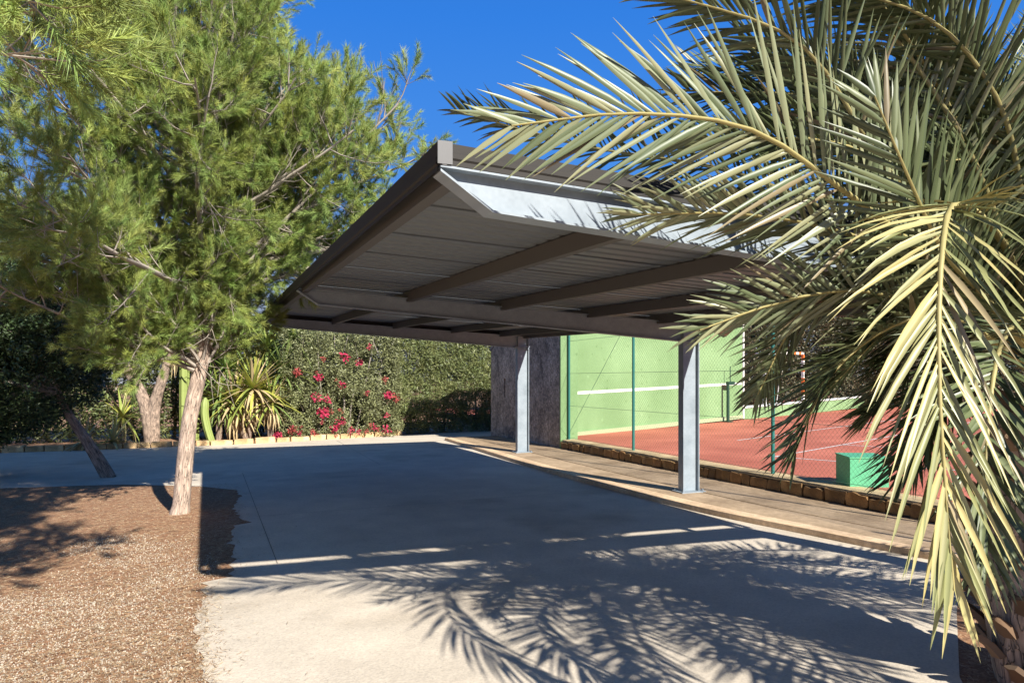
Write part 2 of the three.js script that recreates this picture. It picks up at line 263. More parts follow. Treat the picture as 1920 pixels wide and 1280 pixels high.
// chain link fence
{
  const X = 7.7, zs = [-15.5, -12.65, -8.72, -4.75, -.8], Ht = 3.0;
  const f = thing('chain_link_fence', 'tall green chain link fence on teal posts along the court', 'fence');
  for (const z of zs) { const g = new THREE.CylinderGeometry(.026, .028, Ht, 12); g.translate(X, cy(z) + Ht / 2, z); const p = part('post', g, M.fencePost, f); const c = new THREE.SphereGeometry(.032, 10, 6); c.translate(X, cy(z) + Ht, z); part('post_cap', c, M.fencePost, p); }
  { const z = zs[0]; const g = new GB(); g.tube([V(X - .02, cy(zs[1]) + 2.75, zs[1]), V(X - .02, cy(z) + .12, z)], [.004, .004], 5); part('brace_wire', g.geo(), M.fencePost, f); }
  for (const h of [.06, .8, 1.55, 2.3, 2.96]) { const g = new GB(); g.tube(zs.map(z => V(X - .03, cy(z) + h, z)), zs.map(() => .0035), 5); part('tension_wire', g.geo(), M.wire, f); }
  const g = new GB(), step = .075, h0 = .04, h1 = 2.96, zA = zs[0], zB = zs[4], run = h1 - h0, wr = .0011;
  for (const dir of [1, -1]) for (let s = zA - run; s < zB + run; s += step) {
    let za = s, zb = s + dir * run, ya = h0, yb = h1; // clip to the panel
    const cl = z => Math.max(zA, Math.min(zB, z)); const ta = (cl(za) - za) / (zb - za), tb = (cl(zb) - za) / (zb - za); if (ta < 0 || ta > 1 || tb < 0 || tb > 1 || tb <= ta) continue;
    const pz0 = za + (zb - za) * ta, pz1 = za + (zb - za) * tb, y0 = ya + (yb - ya) * ta, y1 = ya + (yb - ya) * tb;
    g.tube([V(X - .03 + dir * .0012, cy(pz0) + y0, pz0), V(X - .03 + dir * .0012, cy(pz1) + y1, pz1)], [wr, wr], 3);
  }
  const m = part('wire_mesh', g.geo(), M.wire, f); m.userData.kind = 'stuff';
}
// practice wall and the plastered service building behind it
{
  const L = 8.62, ang = Math.atan2(3.27, 8.0), b = thing('practice_wall', 'pale green tennis practice wall with white net line', 'wall', [8.13, cy(-16.43), -16.43], ang);
  part('wall_panel', uvm(new THREE.BoxGeometry(L, 3.5, .22).translate(L / 2, 1.72, -.11)), M.green, b);
  part('net_line', new THREE.BoxGeometry(L - .16, .075, .006).translate(L / 2 + .06, 1.06, .004), M.white, b).rotation.z = .007;
  part('end_trim', new THREE.BoxGeometry(.09, 3.5, .3).translate(L + .045, 1.72, -.11), M.white, b);
  part('base_strip', new THREE.BoxGeometry(L, .12, .05).translate(L / 2, .03, .025), mat(.36, .42, .24, .9), b);
  const lw = thing('low_wall', 'low pale green wall continuing right from practice wall', 'wall', [16.25, cy(-19.8), -19.8], ang); part('wall_panel', uvm(new THREE.BoxGeometry(12, .42, .2).translate(6.1, .16, -.12)), M.green, lw); part('coping', new THREE.BoxGeometry(12, .05, .26).translate(6.1, .396, -.12), M.white, lw);
  const h = thing('service_building', 'rough grey plastered block with a narrow slit window beside carport', 'building');
  const y0 = gy(-19) - .3, yt = 2.95;
  const wl = new THREE.Shape([[-15.6, y0], [-20.2, y0], [-20.2, 2.0], [-18.45, yt], [-15.6, yt]].map(p => new THREE.Vector2(...p))); const hole = new THREE.Path([[-19.05, .72], [-19.05, 1.24], [-19.17, 1.24], [-19.17, .72]].map(p => new THREE.Vector2(...p))); wl.holes.push(hole);
  const g = new THREE.ExtrudeGeometry(wl, { depth: .25, bevelEnabled: false }); g.rotateY(-Math.PI / 2); g.translate(7.75, 0, 0); part('wall', g, M.plaster, h);
  part('slit_pane', box(7.65, 7.66, .71, 1.25, -19.19, -19.03), M.dark, h);
  part('wall', box(7.75, 15, y0, 1.99, -20.2, -19.95), M.plaster, h);
  part('corner_trim', box(7.505, 7.95, y0, yt + .3, -15.6, -15.55), M.green, h); part('corner_trim', box(7.9, 7.95, y0, yt + .3, -16.5, -15.602), M.green, h);
  part('roof_slab', box(6.5, 8.6, 2.952, 3.06, -18.45, -16.5), M.plaster, h); { const q = part('roof_slab', new THREE.BoxGeometry(7.7, .1, 2.05).translate(0, .05, 0), M.plaster, h); q.position.set(11.35, 2.49, -19.36); q.rotation.x = -.5; }
}
// goal, net post, box on the court
{
  const P = [18.0, -20.8], g0 = thing('handball_goal', 'orange and white striped goal frame beyond the practice wall', 'goal', [P[0], cy(P[1]), P[1]], .38);
  for (const [x, n] of [[0, 'upright'], [3, 'upright']]) for (let k = 0; k < 10; k++) part(n, new THREE.BoxGeometry(.09, .22, .09).translate(x, .11 + k * .22, 0), k % 2 ? M.orange : M.white, g0);
  for (let k = 0; k < 14; k++) part('crossbar', new THREE.BoxGeometry(.2143, .09, .09).translate(.107 + k * .2143, 2.245, 0), k % 2 ? M.white : M.orange, g0);
  for (const x of [0, 3]) { const q = new GB(); q.tube([V(x, 2.24, -.05), V(x, 2.2, -.8), V(x, .03, -1.1)], [.02, .02, .02], 6); part('rear_stay', q.geo(), M.white, g0); }
  const n = thing('net_post', 'dark green tennis net post with winding gear before wall', 'net post', [15.0, cy(-19.0), -19.0], .3);
  part('post', new THREE.CylinderGeometry(.045, .05, 1.2, 12).translate(0, .6, 0), mat(.01, .05, .03, .5), n);
  part('base_plate', new THREE.BoxGeometry(.24, .03, .24).translate(0, .015, 0), mat(.01, .05, .03, .5), n);
  part('winch', new THREE.BoxGeometry(.34, .1, .1).translate(.13, 1.22, 0), mat(.01, .05, .03, .5), n);
  part('crank', new THREE.CylinderGeometry(.015, .015, .5, 8).translate(.12, 1.5, 0), mat(.01, .05, .03, .5), n);
  const b = thing('green_box', 'lidded bright green box on the red court behind fence', 'box', [8.05, cy(-7.42), -7.42], -.42);
  const W = .5, D = .46, Hb = .38, t = .025;
  part('side_panel', box(-W / 2, W / 2, 0, Hb, D / 2 - t, D / 2), M.greenBox, b); part('side_panel', box(-W / 2, W / 2, 0, Hb, -D / 2, -D / 2 + t), M.greenBox, b);
  part('side_panel', box(-W / 2 + .001, -W / 2 + t, 0, Hb - .003, -D / 2 + t, D / 2 - t), M.greenBox, b); part('side_panel', box(W / 2 - t, W / 2 - .001, 0, Hb - .003, -D / 2 + t, D / 2 - t), M.greenBox, b);
  part('lid', box(-W / 2 - .01, W / 2 + .01, Hb + .001, Hb + .02, -D / 2 - .01, D / 2 + .01), M.greenBox, b);
}

// ---------- vegetation tools ----------
const UP = V(0, 1, 0);
function place(pos, dir, roll, s) { const q = new THREE.Quaternion().setFromUnitVectors(UP, dir.clone().normalize()).multiply(new THREE.Quaternion().setFromAxisAngle(UP, roll)); return new THREE.Matrix4().compose(pos, q, V(s, s, s)); }
const rdir = r => { const z = r() * 2 - 1, a = r() * 6.2832, q = Math.sqrt(1 - z * z); return V(q * Math.cos(a), z, q * Math.sin(a)); };
function needleSprig(seed, n, len, nl, wid) { const r = rng(seed), g = new GB(); for (let k = 0; k < n; k++) { const t = Math.pow(r(), .7), a = r() * 6.28, e = .35 + .75 * r() * (1.15 - t * .6); const d = V(Math.cos(a) * Math.sin(e), Math.cos(e), Math.sin(a) * Math.sin(e)), o = V((r() - .5) * .008, t * len, (r() - .5) * .008), l = nl * (.7 + .5 * r()), s = d.clone().cross(rdir(r)).normalize().multiplyScalar(wid / 2), b = o.clone().addScaledVector(d, l); g.tri(g.v(o.x - s.x, o.y - s.y, o.z - s.z), g.v(o.x + s.x, o.y + s.y, o.z + s.z), g.v(b.x, b.y, b.z)); } const q = g.geo(); return q; }
function leafClump(seed, n, size, len, wid, fold = .25) { const r = rng(seed), g = new GB(); for (let k = 0; k < n; k++) { const o = rdir(r).multiplyScalar(size * Math.cbrt(r())), d = rdir(r); d.y = d.y * .6 + .15; d.normalize(); const s = d.clone().cross(rdir(r)).normalize(), nn = d.clone().cross(s), l = len * (.7 + .6 * r()), w = wid * (.7 + .5 * r()); const p = (t, x, y) => g.v(o.x + d.x * l * t + s.x * w * x + nn.x * w * y, o.y + d.y * l * t + s.y * w * x + nn.y * w * y, o.z + d.z * l * t + s.z * w * x + nn.z * w * y); const a = p(0, 0, 0), b = p(.45, .5, fold), c = p(1, 0, -.2), e = p(.45, -.5, fold); g.tri(a, b, c); g.tri(a, c, e); } return g.geo(); }
const bend = (a, d, len, rise, n, r, wig) => { const pts = [a.clone()]; const dd = d.clone(); for (let k = 0; k < n; k++) { dd.y += rise / n; dd.add(V((r() - .5) * wig, (r() - .5) * wig, (r() - .5) * wig)).normalize(); pts.push(pts[k].clone().addScaledVector(dd, len / n)); } return pts; };

const sprigs = [needleSprig(1, 92, .16, .085, .0037), needleSprig(2, 80, .12, .09, .0037), needleSprig(3, 105, .22, .075, .0035)];
const pineMat = mat(1, 1, 1, .6);
function pine(label, seed, trunkPts, trunkRad, limbs) {
  const r = rng(seed), b = trunkPts[0], o = thing('pine_tree', label, 'tree', [b.x, b.y, b.z], 0, 'pines');
  const rel = p => p.clone().sub(b);
  const cur = new THREE.CatmullRomCurve3(trunkPts), tp = cur.getPoints(26).map(rel), tr = tp.map((_, i) => { const t = i / 26 * (trunkRad.length - 1), k = Math.min(trunkRad.length - 2, Math.floor(t)); return trunkRad[k] + (trunkRad[k + 1] - trunkRad[k]) * (t - k); });
  part('trunk', new GB().tube(tp, tr, 18, 3, .1, seed).geo(), M.paleBark, o);
  const mats = [[], [], []], cols = [[], [], []];
  const tuft = (p, d, s = 1) => { const k = Math.floor(r() * 3); mats[k].push(place(p, d, r() * 6.28, s * (.65 + .75 * r()))); const v = .75 + .5 * r(), y = r(); cols[k].push(rgb((.195 + .10 * y) * v, (.30 + .03 * y) * v, (.062 + .02 * r()) * v)); };
  for (const [t, az, el, len, rise] of limbs) {
    const st = cur.getPoint(t).sub(b), d = V(Math.cos(az) * Math.cos(el), Math.sin(el), Math.sin(az) * Math.cos(el)), g = new GB();
    const lp = bend(st, d, len, rise, 8, r, .22), r0 = .012 + len * .009; g.tube(lp, lp.map((_, i) => r0 * (1 - i / 9.2) + .004), 7);
    const n2 = Math.round(len * 5.2);
    for (let k = 0; k < n2; k++) {
      const f = .14 + .86 * (k + r() * .8) / n2, i = Math.min(7, Math.floor(f * 8)), p = lp[i].clone().lerp(lp[i + 1], f * 8 - i), td = lp[i + 1].clone().sub(lp[i]).normalize();
      const sd = td.clone().multiplyScalar(.55).add(rdir(r).multiplyScalar(.85)); sd.y += .12; sd.normalize();
      const L2 = (.35 + .75 * r()) * Math.min(1, .45 + len * .22) * (1.15 - .45 * f), bp = bend(p, sd, L2, .45, 5, r, .35);
      g.tube(bp, bp.map((_, q) => .009 * (1 - q / 6) + .002), 4);
      const bare = seed !== 202 && r() < .13; if (bare) for (let q = 0; q < 5; q++) { const j = 1 + Math.floor(r() * 4), dd = bp[j].clone().sub(bp[j - 1]).normalize().add(rdir(r).multiplyScalar(.8)).normalize(); g.tube([bp[j], bp[j].clone().addScaledVector(dd, .12 + .2 * r()), bp[j].clone().addScaledVector(dd, .3 + .2 * r()).add(V(0, .04, 0))], [.006, .004, .002], 4); }
      if (bare) continue;
      const n3 = 4 + Math.floor(L2 * 9 + r() * 2);
      for (let q = 0; q < n3; q++) {
        const ff = .25 + .75 * r(), j = Math.min(4, Math.floor(ff * 5)), pp = bp[j].clone().lerp(bp[j + 1], ff * 5 - j), dd = bp[j + 1].clone().sub(bp[j]).normalize().multiplyScalar(.5).add(rdir(r).multiplyScalar(.8)); dd.y += .28; dd.normalize();
        const L3 = .10 + .22 * r(), tp3 = [pp, pp.clone().addScaledVector(dd, L3 * .5), pp.clone().addScaledVector(dd, L3).add(V(0, .03, 0))];
        g.tube(tp3, [.0045, .0035, .002], 3);
        tuft(tp3[1], dd, .9); tuft(tp3[2], dd.clone().add(V(0, .25, 0)), 1); if (r() < .75) tuft(tp3[2], dd.clone().add(rdir(r).multiplyScalar(.7)), .95);
      }
      tuft(bp[5], sd.clone().add(V(0, .3, 0)), 1.1);
    }
    part('limb', g.geo(), M.twig, o);
  }
  for (let k = 0; k < 3; k++) instanced('foliage', sprigs[k], pineMat, mats[k], cols[k], o);
  console.log('pine', mats.map(m => m.length).join());
  return o;
}
function limbSet(seed, n, t0, t1, lenAt, azOf, e0 = .12) { const r = rng(seed), out = []; for (let k = 0; k < n; k++) { const t = t0 + (t1 - t0) * (k + r() * .6) / n; const az = azOf ? azOf(r, k) : k * 2.39996 + r() * .7; const h = (t - t0) / (t1 - t0); out.push([t, az, e0 + (.72 - e0) * h + (r() - .5) * .3, lenAt(h, az) * (.8 + .4 * r()), .25 + .35 * r()]); } return out; }
{
  const z = -10.61, b = V(-.41, gy(z) - .03, z), r = rng(77);
  const set = limbSet(7, 76, .43, .98, (h, az) => (3.5 - 2.2 * h) * (1 + .15 * Math.cos(az - 2.9)));
  for (const l of set) if (l[0] < .57 && Math.cos(l[1] - .5) > .1) { l[3] *= .4; l[2] = .8 + .3 * r(); } // short and steep where the carport roof stands
  for (const l of set) if (l[0] < .54) { l[3] = Math.min(l[3], 2.5); l[2] = Math.max(l[2], .32); }
  for (let k = 0; k < 12; k++) set.push([.44 + .08 * r(), 1.7 + k * .25 + .4 * r(), .35 + .3 * r(), 1.0 + .6 * r(), .1]);
  for (const [t, az, el, len] of [[.57, .05, .3, 3.6], [.61, -.2, .35, 3.5], [.64, .35, .3, 3.4], [.67, 0, .45, 3.4], [.62, .15, .15, 3.5], [.7, -.1, .3, 3.0], [.74, .1, .4, 2.6], [.6, .6, .5, 2.6], [.72, -.3, .4, 2.6], [.67, .9, .4, 2.7], [.75, .2, .6, 2.2]]) set.push([t, az, el, len, .35]);
  pine('tall pine with a pale leaning trunk at the island corner', 101, [b, V(-.39, gy(z) + .13, -10.61), V(-.3, .9, -10.65), V(-.12, 2.0, -10.75), V(-.2, 3.4, -10.8), V(-.45, 5.0, -10.7), V(-.5, 7.6, -10.6)], [.14, .108, .1, .092, .08, .06, .02], set);
}
{
  const z = -2.9, b = V(-1.8, gy(z) - .03, z);
  pine('nearer pine off the left edge whose branches hang over the island', 202, [b, V(-1.8, 1.4, -2.9), V(-1.75, 3.0, -3.0), V(-1.7, 4.6, -3.1), V(-1.6, 6.2, -3.2)], [.17, .15, .12, .08, .02],
    limbSet(17, 46, .46, .97, (h, az) => (2.1 - .8 * h) * (1 + .45 * Math.cos(az + 1)), null, .2));
}
{ // a third pine further back fills the left side
  const z = -17.5, b = V(-6.2, gy(z) - .03, z);
  pine('distant pine behind the dark broadleaf tree on the left', 303, [b, V(-6.1, 1.4, -17.5), V(-5.9, 3.2, -17.5), V(-5.8, 5.2, -17.5), V(-5.8, 8, -17.5)], [.2, .18, .14, .1, .02],
    limbSet(27, 34, .2, .97, (h) => 4.0 - 2.4 * h));
}
// dark broadleaf tree
const leafMat = mat(1, 1, 1, .45);
const broad = [leafClump(11, 16, .12, .075, .034), leafClump(12, 16, .13, .07, .03)];
function clumps(r, n, posOf, geos, colOf, parent, name = 'foliage', sc = 1) { const mats = geos.map(() => []), cols = geos.map(() => []); for (let k = 0; k < n; k++) { const q = posOf(k); if (!q) continue; const j = Math.floor(r() * geos.length); mats[j].push(place(q, rdir(r).add(V(0, 1.2, 0)), r() * 6.28, sc * (.8 + .5 * r()))); cols[j].push(colOf()); } geos.forEach((g, j) => instanced(name, g, leafMat, mats[j], cols[j], parent)); }
function broadTree(label, seed, trunk, rad, lobes, n, col, group) {
  const r = rng(seed), b = trunk[0], o = thing('broadleaf_tree', label, 'tree', [b.x, b.y, b.z], 0, group), rel = p => p.clone().sub(b);
  const cur = new THREE.CatmullRomCurve3(trunk); part('trunk', new GB().tube(cur.getPoints(14).map(rel), cur.getPoints(14).map((_, i) => rad * (1 - i / 22)), 12, 2, .2, seed).geo(), M.bark, o);
  const end = rel(trunk[trunk.length - 1]);
  for (const [x, y, z, R] of lobes) { const g = new GB(), c = rel(V(x, y, z)); for (let k = 0; k < 5; k++) { const t = c.clone().add(rdir(r).multiplyScalar(R * .8)), m = end.clone().lerp(t, .5).add(V((r() - .5) * .3, .15, (r() - .5) * .3)); const pts = new THREE.CatmullRomCurve3([end.clone().lerp(rel(trunk[trunk.length - 2]), r() * .5), m, t]).getPoints(8); g.tube(pts, pts.map((_, i) => rad * .4 * (1 - i / 9) + .004), 5); } part('limb', g.geo(), M.twig, o); }
  const tot = lobes.reduce((a, l) => a + l[3] ** 2, 0);
  for (const [x, y, z, R] of lobes) clumps(r, Math.round(n * R * R / tot), () => { const d = rdir(r), q = .55 + .45 * Math.cbrt(r()), k = 1 + .45 * fbm(d.x * 2.3 + x, d.y * 2.3 + seed, d.z * 2.3, 3); return rel(V(x, y, z)).add(d.multiplyScalar(R * q * k)); }, broad, () => { const v = .6 + .8 * r(); return rgb(col[0] * v, col[1] * v, col[2] * v); }, o);
}
broadTree('dark green broadleaf tree with a leaning trunk left of pine', 41, [V(-1.73, gy(-15.06) - .03, -15.06), V(-2.1, .25, -15.25), V(-2.45, .8, -15.45), V(-2.75, 1.5, -15.6)], .12, [[-3.0, 1.7, -15.7, 1.2], [-3.7, 1.3, -16, 1.1], [-2.6, 2.3, -15.6, 1.0], [-3.6, 2.5, -15.9, 1.1], [-4.6, 1.6, -15.4, 1.2], [-4.4, .6, -15.8, .9]], 5200, [.055, .09, .032]);
// clipped cypress hedge and mixed back hedge
const cyp = [leafClump(21, 22, .13, .11, .022, .1), leafClump(22, 22, .14, .10, .02, .1)];
function hedge(name, label, seed, a, b, depth, h, n, col, geos, bump, sc = 1) {
  const r = rng(seed), o = thing(name, label, 'hedge', [a[0], gy(a[1]), a[1]]), dx = b[0] - a[0], dz = b[1] - a[1], L = Math.hypot(dx, dz), ux = dx / L, uz = dz / L;
  const stems = new GB(); for (let s = .3; s < L; s += .55) { const x = ux * s + uz * -depth * .5 * -1, z = uz * s - ux * depth * .5 * -1; const p = V(ux * s + uz * depth * .5, 0, uz * s - ux * depth * .5); stems.tube([p, p.clone().add(V((r() - .5) * .2, h * .5, 0)), p.clone().add(V((r() - .5) * .3, h * .9, 0))], [.04, .03, .01], 5); }
  part('stems', stems.geo(), M.twig, o).userData.kind = 'stuff';
  clumps(r, n, () => { const s = r() * L, y = h * Math.pow(r(), .85); let d = depth * Math.pow(r(), 1.9); d -= bump * (fbm(s * .9, y * .9, seed, 3) + .1); const top = h * (1 + .12 * fbm(s * .7, 9, seed, 2)); if (y > top || (fbm(s * 1.6, y * 1.6, seed + 3, 3) > .16 && d < .35 * depth)) return null; return V(ux * s + uz * d, y + .04, uz * s - ux * d); }, geos, () => { const v = .65 + .6 * r(), y = r() * .2; return rgb(col[0] * v * (1 + y), col[1] * v, col[2] * v); }, o, 'foliage', sc);
}
hedge('cypress_hedge', 'tall clipped green cypress hedge closing the far end of drive', 51, [4.9, -22.35], [11.5, -22.35], .9, 3.3, 7400, [.155, .195, .07], cyp, .5);
hedge('mixed_hedge', 'loose dark green hedge behind the spiky plants', 52, [-19, -24.4], [5, -24.0], 1.0, 3.5, 11000, [.12, .155, .055], broad, .5, 1.6);
hedge('far_hedge', 'brownish olive hedge beyond the tennis court', 53, [12, -27.5], [42, -20], 1.2, 5, 12000, [.11, .105, .055], broad, .7, 2.2);
// bougainvillea
{
  const r = rng(61), o = thing('bougainvillea', 'bougainvillea shrub with scattered red flower clusters beside cypress hedge', 'shrub', [3.5, gy(-22.2), -22.2]), y0 = gy(-22.2);
  for (let k = 0; k < 9; k++) { const x = -1.3 + k * .33; const g = new GB(); g.tube([V(x * .6, 0, 0), V(x * .9 + (r() - .5) * .3, 1, .1), V(x + (r() - .5) * .4, 2.2, .15), V(x + (r() - .5) * .6, 3, .3)], [.03, .025, .018, .008], 5); part('stem', g.geo(), M.twig, o); }
  clumps(r, 3300, () => { const x = (r() * 2 - 1) * 1.7, y = .05 + 3.1 * r(); if (fbm(x * 1.5, y * 1.5, 8, 3) > .1 && r() < .85) return V(x, y, -.35 - .2 * r()); const z = .55 - .9 * Math.pow(r(), 1.4) + .4 * fbm(x * 1.2, y * 1.2, 4, 3); return V(x, y, z - .15 * y * .3); }, broad, () => { const v = .6 + .7 * r(); return rgb(.21 * v, .225 * v, .10 * v); }, o);
  const petal = leafClump(64, 60, .14, .08, .07, .3), petal2 = leafClump(65, 30, .13, .07, .06, .3), fm = mat(.42, .02, .07, .7), fm2 = mat(.34, .06, .05, .7);
  [[2.8, 1.25], [3.52, 1.83], [3.94, 1.67], [2.18, 1.4], [2.7, .68], [3.02, .63], [4.78, .72], [4.68, 1.17], [4.22, 2.14], [2.89, .22], [2.25, -.3], [2.67, -.38], [3.27, -.2], [4.38, -.22], [4.73, -.3], [2.03, -.22], [3.39, -.03], [3.68, -.3], [1.67, -.36], [5.02, .64], [3.45, 1.05]].forEach(([x, y], i) => { const m = part('flower_cluster', i % 3 ? petal2 : petal, i % 4 === 3 ? fm2 : fm, o); m.position.set(x - 3.5, y - y0, .62 + (r() - .5) * .1); m.rotation.set(r() * 6, r() * 6, 0); m.scale.setScalar(.6 + .6 * r()); });
  for (let k = 0; k < 26; k++) { const m = part('flower_cluster', petal2, k % 3 ? fm2 : fm, o); m.position.set((r() * 2 - 1) * 1.6, .12 + 2.6 * r() * r(), .52 + r() * .15); m.rotation.set(r() * 6, r() * 6, 0); m.scale.setScalar(.3 + .35 * r()); }
}
// strap-leaved plants
function strap(len, wid, droop, seed) { const g = new GB(), n = 5; let a = null; for (let k = 0; k <= n; k++) { const t = k / n, w = wid * (t < .15 ? .6 + t * 2.6 : Math.pow(1 - (t - .15) / .85, .7)) / 2, y = len * t * (1 - .18 * droop * t), z = -droop * len * .55 * t * t; const q = [g.v(-w, y, z + w * .35, 0, t), g.v(0, y, z, .5, t), g.v(w, y, z + w * .35, 1, t)]; if (a) { g.quad(a[0], a[1], q[1], q[0]); g.quad(a[1], a[2], q[2], q[1]); } a = q; } return g.geo(); }
const straps = [strap(.75, .065, .15, 1), strap(.8, .07, .45, 2), strap(.7, .065, .8, 3)];
const yellowLeaf = mat(.40, .40, .08, .5), greenLeaf = mat(.17, .24, .065, .45), dryLeaf = mat(.50, .38, .20, .8), paleLeaf = mat(.52, .46, .22, .7), limeLeaf = mat(.24, .29, .06, .5);
function rosette(parent, c, n, r, mats, sc, low) { for (let k = 0; k < n; k++) { const t = k / n, el = 1.35 - t * (low ? 2.6 : 1.7) + (r() - .5) * .3, az = k * 2.39996 + r() * .4; const m = part('leaf', straps[t < .35 ? 0 : t < .75 ? 1 : 2], mats[t > .75 ? mats.length - 1 : Math.floor(r() * mats.length)], parent); const d = V(Math.cos(az) * Math.cos(el), Math.sin(el), Math.sin(az) * Math.cos(el)); const zx = V(Math.cos(az) * Math.sin(el), -Math.cos(el), Math.sin(az) * Math.sin(el)).negate(), xx = d.clone().cross(zx); const mm = new THREE.Matrix4().makeBasis(xx, d, zx.clone()); m.quaternion.setFromRotationMatrix(mm); m.position.copy(c).addScaledVector(d, .03); m.scale.setScalar(sc * (.8 + .4 * r())); } }
function yucca(label, seed, base, heads, mats, n, sc, name = 'yucca_plant', rad = .1) {
  const r = rng(seed), o = thing(name, label, 'plant', base), b = V(...base);
  for (const path of heads) { const pts = [V(0, 0, 0), ...path.map(p => V(...p).sub(b))]; const cur = new THREE.CatmullRomCurve3(pts).getPoints(12); part('stem', new GB().tube(cur, cur.map((_, i) => rad * (1 - i / 26)), 10, 2, .2, seed).geo(), M.bark, o); rosette(o, cur[12], n, r, mats, sc, true); }
}
const zb = z => gy(z) - .02;
yucca('yucca with drooping yellow-green leaves and a dry skirt', 71, [.9, zb(-22.1), -22.1], [[[1.0, .3, -22], [1.04, .95, -21.8]], [[.6, .2, -22.2], [.56, .55, -22.15]]], [yellowLeaf, limeLeaf, yellowLeaf, dryLeaf], 120, 1.5);
yucca('green yucca just right of the leaning pine trunk', 72, [.45, zb(-22.9), -22.9], [[[.4, .7, -22.8], [.36, 1.5, -22.6]], [[.4, 1, -23], [.29, 2.35, -23.07]]], [greenLeaf, limeLeaf, greenLeaf], 74, 1.4);
yucca('green yucca touching the bougainvillea', 73, [1.75, zb(-22.7), -22.7], [[[1.8, .6, -22.6], [1.85, 1.4, -22.2]], [[2, 1.2, -22.6], [2.14, 2.35, -22.4]], [[1.6, 1, -22.9], [1.48, 2.1, -23.1]]], [greenLeaf, limeLeaf, greenLeaf], 70, 1.35);
yucca('small dry-skirted yucca between the two green ones', 78, [1.5, zb(-21.9), -21.9], [[[1.5, .2, -21.9], [1.5, .55, -21.8]]], [limeLeaf, yellowLeaf, greenLeaf, dryLeaf], 90, 1.2);
yucca('low green yucca just behind the curved pale cactus stem', 79, [.15, zb(-22.2), -22.2], [[[.15, .2, -22.2], [.15, .7, -22.15]]], [limeLeaf, greenLeaf, greenLeaf], 80, 1.2);
yucca('old yucca with two thick bare pale trunks behind pine', 74, [-1.55, zb(-22.4), -22.4], [[[-1.72, .5, -22.45], [-2.1, 1.35, -22.6], [-2.75, 2.2, -22.9]], [[-1.5, .5, -22.4], [-1.35, 1.05, -22.3], [-1.05, 2.0, -22.2]]], [limeLeaf, greenLeaf, dryLeaf], 46, .95, 'yucca_plant', .2);
yucca('pale dry agave left of the bare yucca trunks', 75, [-2.4, zb(-21.5), -21.5], [[[-2.4, -.35, -21.5]]], [paleLeaf, paleLeaf, yellowLeaf], 44, 1.15, 'agave_plant', .08);
yucca('straw-coloured agave beside the dark broadleaf tree', 76, [-3.0, zb(-21.2), -21.2], [[[-3.0, -.3, -21.2]]], [paleLeaf, dryLeaf], 40, 1.0, 'agave_plant', .08);
yucca('tall upright yellowish agave behind the dry ones', 77, [-2.3, zb(-22.6), -22.6], [[[-2.3, .2, -22.6]]], [yellowLeaf, limeLeaf, paleLeaf], 40, 1.3, 'agave_plant', .08);
function cactus(label, seed, pts, rad) { const b = pts[0], o = thing('column_cactus', label, 'cactus', [b.x, b.y, b.z]), cur = new THREE.CatmullRomCurve3(pts.map(p => p.clone().sub(b))).getPoints(16), g = new GB(); let pr = null; cur.forEach((c, i) => { const row = [], R = rad * (i > 14 ? [1, .75, .2][i - 14] : 1); for (let s = 0; s <= 24; s++) { const a = s / 24 * 6.2832, q = R * (s % 4 === 0 ? 1.15 : s % 4 === 2 ? .78 : .95); row.push(g.v(c.x + Math.cos(a) * q, c.y, c.z + Math.sin(a) * q)); } if (pr) for (let s = 0; s < 24; s++) g.quad(pr[s], pr[s + 1], row[s + 1], row[s]); pr = row; }); part('stem', g.geo(), mat(.27, .33, .09, .6), o); }
cactus('straight yellow-green column cactus left of the pine trunk', 1, [V(-.77, zb(-22.96), -22.96), V(-.77, 1, -22.96), V(-.75, 2.6, -22.96)], .12);
cactus('second column cactus close behind the straight one', 2, [V(-.5, zb(-23.2), -23.2), V(-.48, 1, -23.2), V(-.5, 1.9, -23.2)], .1);
cactus('short curved pale cactus stem right of the pine trunk', 3, [V(-.02, zb(-21.38), -21.38), V(-.15, -.1, -21.4), V(-.22, .3, -21.42), V(-.2, .75, -21.45)], .09);
// edging stones of the far bed
{
  const r = rng(81), k = thing('bed_edging', 'row of pale edging stones along the far planting bed', 'edging'), line = [[-9, -21.9], [-4, -21.3], [-1, -21.2], [.6, -21.15], [3, -21.6], [5.3, -22.1]];
  const cur = new THREE.CatmullRomCurve3(line.map(([x, z]) => V(x, 0, z))), L = cur.getLength(), sm = [rgb(1.3, 1.3, 1.32), rgb(1.45, 1.42, 1.4), rgb(1.1, 1.1, 1.08)].map(c => { const m = M.stone.clone(); m.color = c; return m; });
  for (let s = .1; s < L - .3;) { const l = .3 + r() * .28, p = cur.getPointAt((s + l / 2) / L), t = cur.getTangentAt((s + l / 2) / L); const m = part('stone', roughBox(l - .02, .13 + r() * .05, .16, .02, s), sm[Math.floor(r() * 3)], k); m.position.set(p.x, gy(p.z) - .01, p.z + (r() - .5) * .03); m.rotation.y = Math.atan2(-t.z, t.x) + (r() - .5) * .08; s += l; }
}
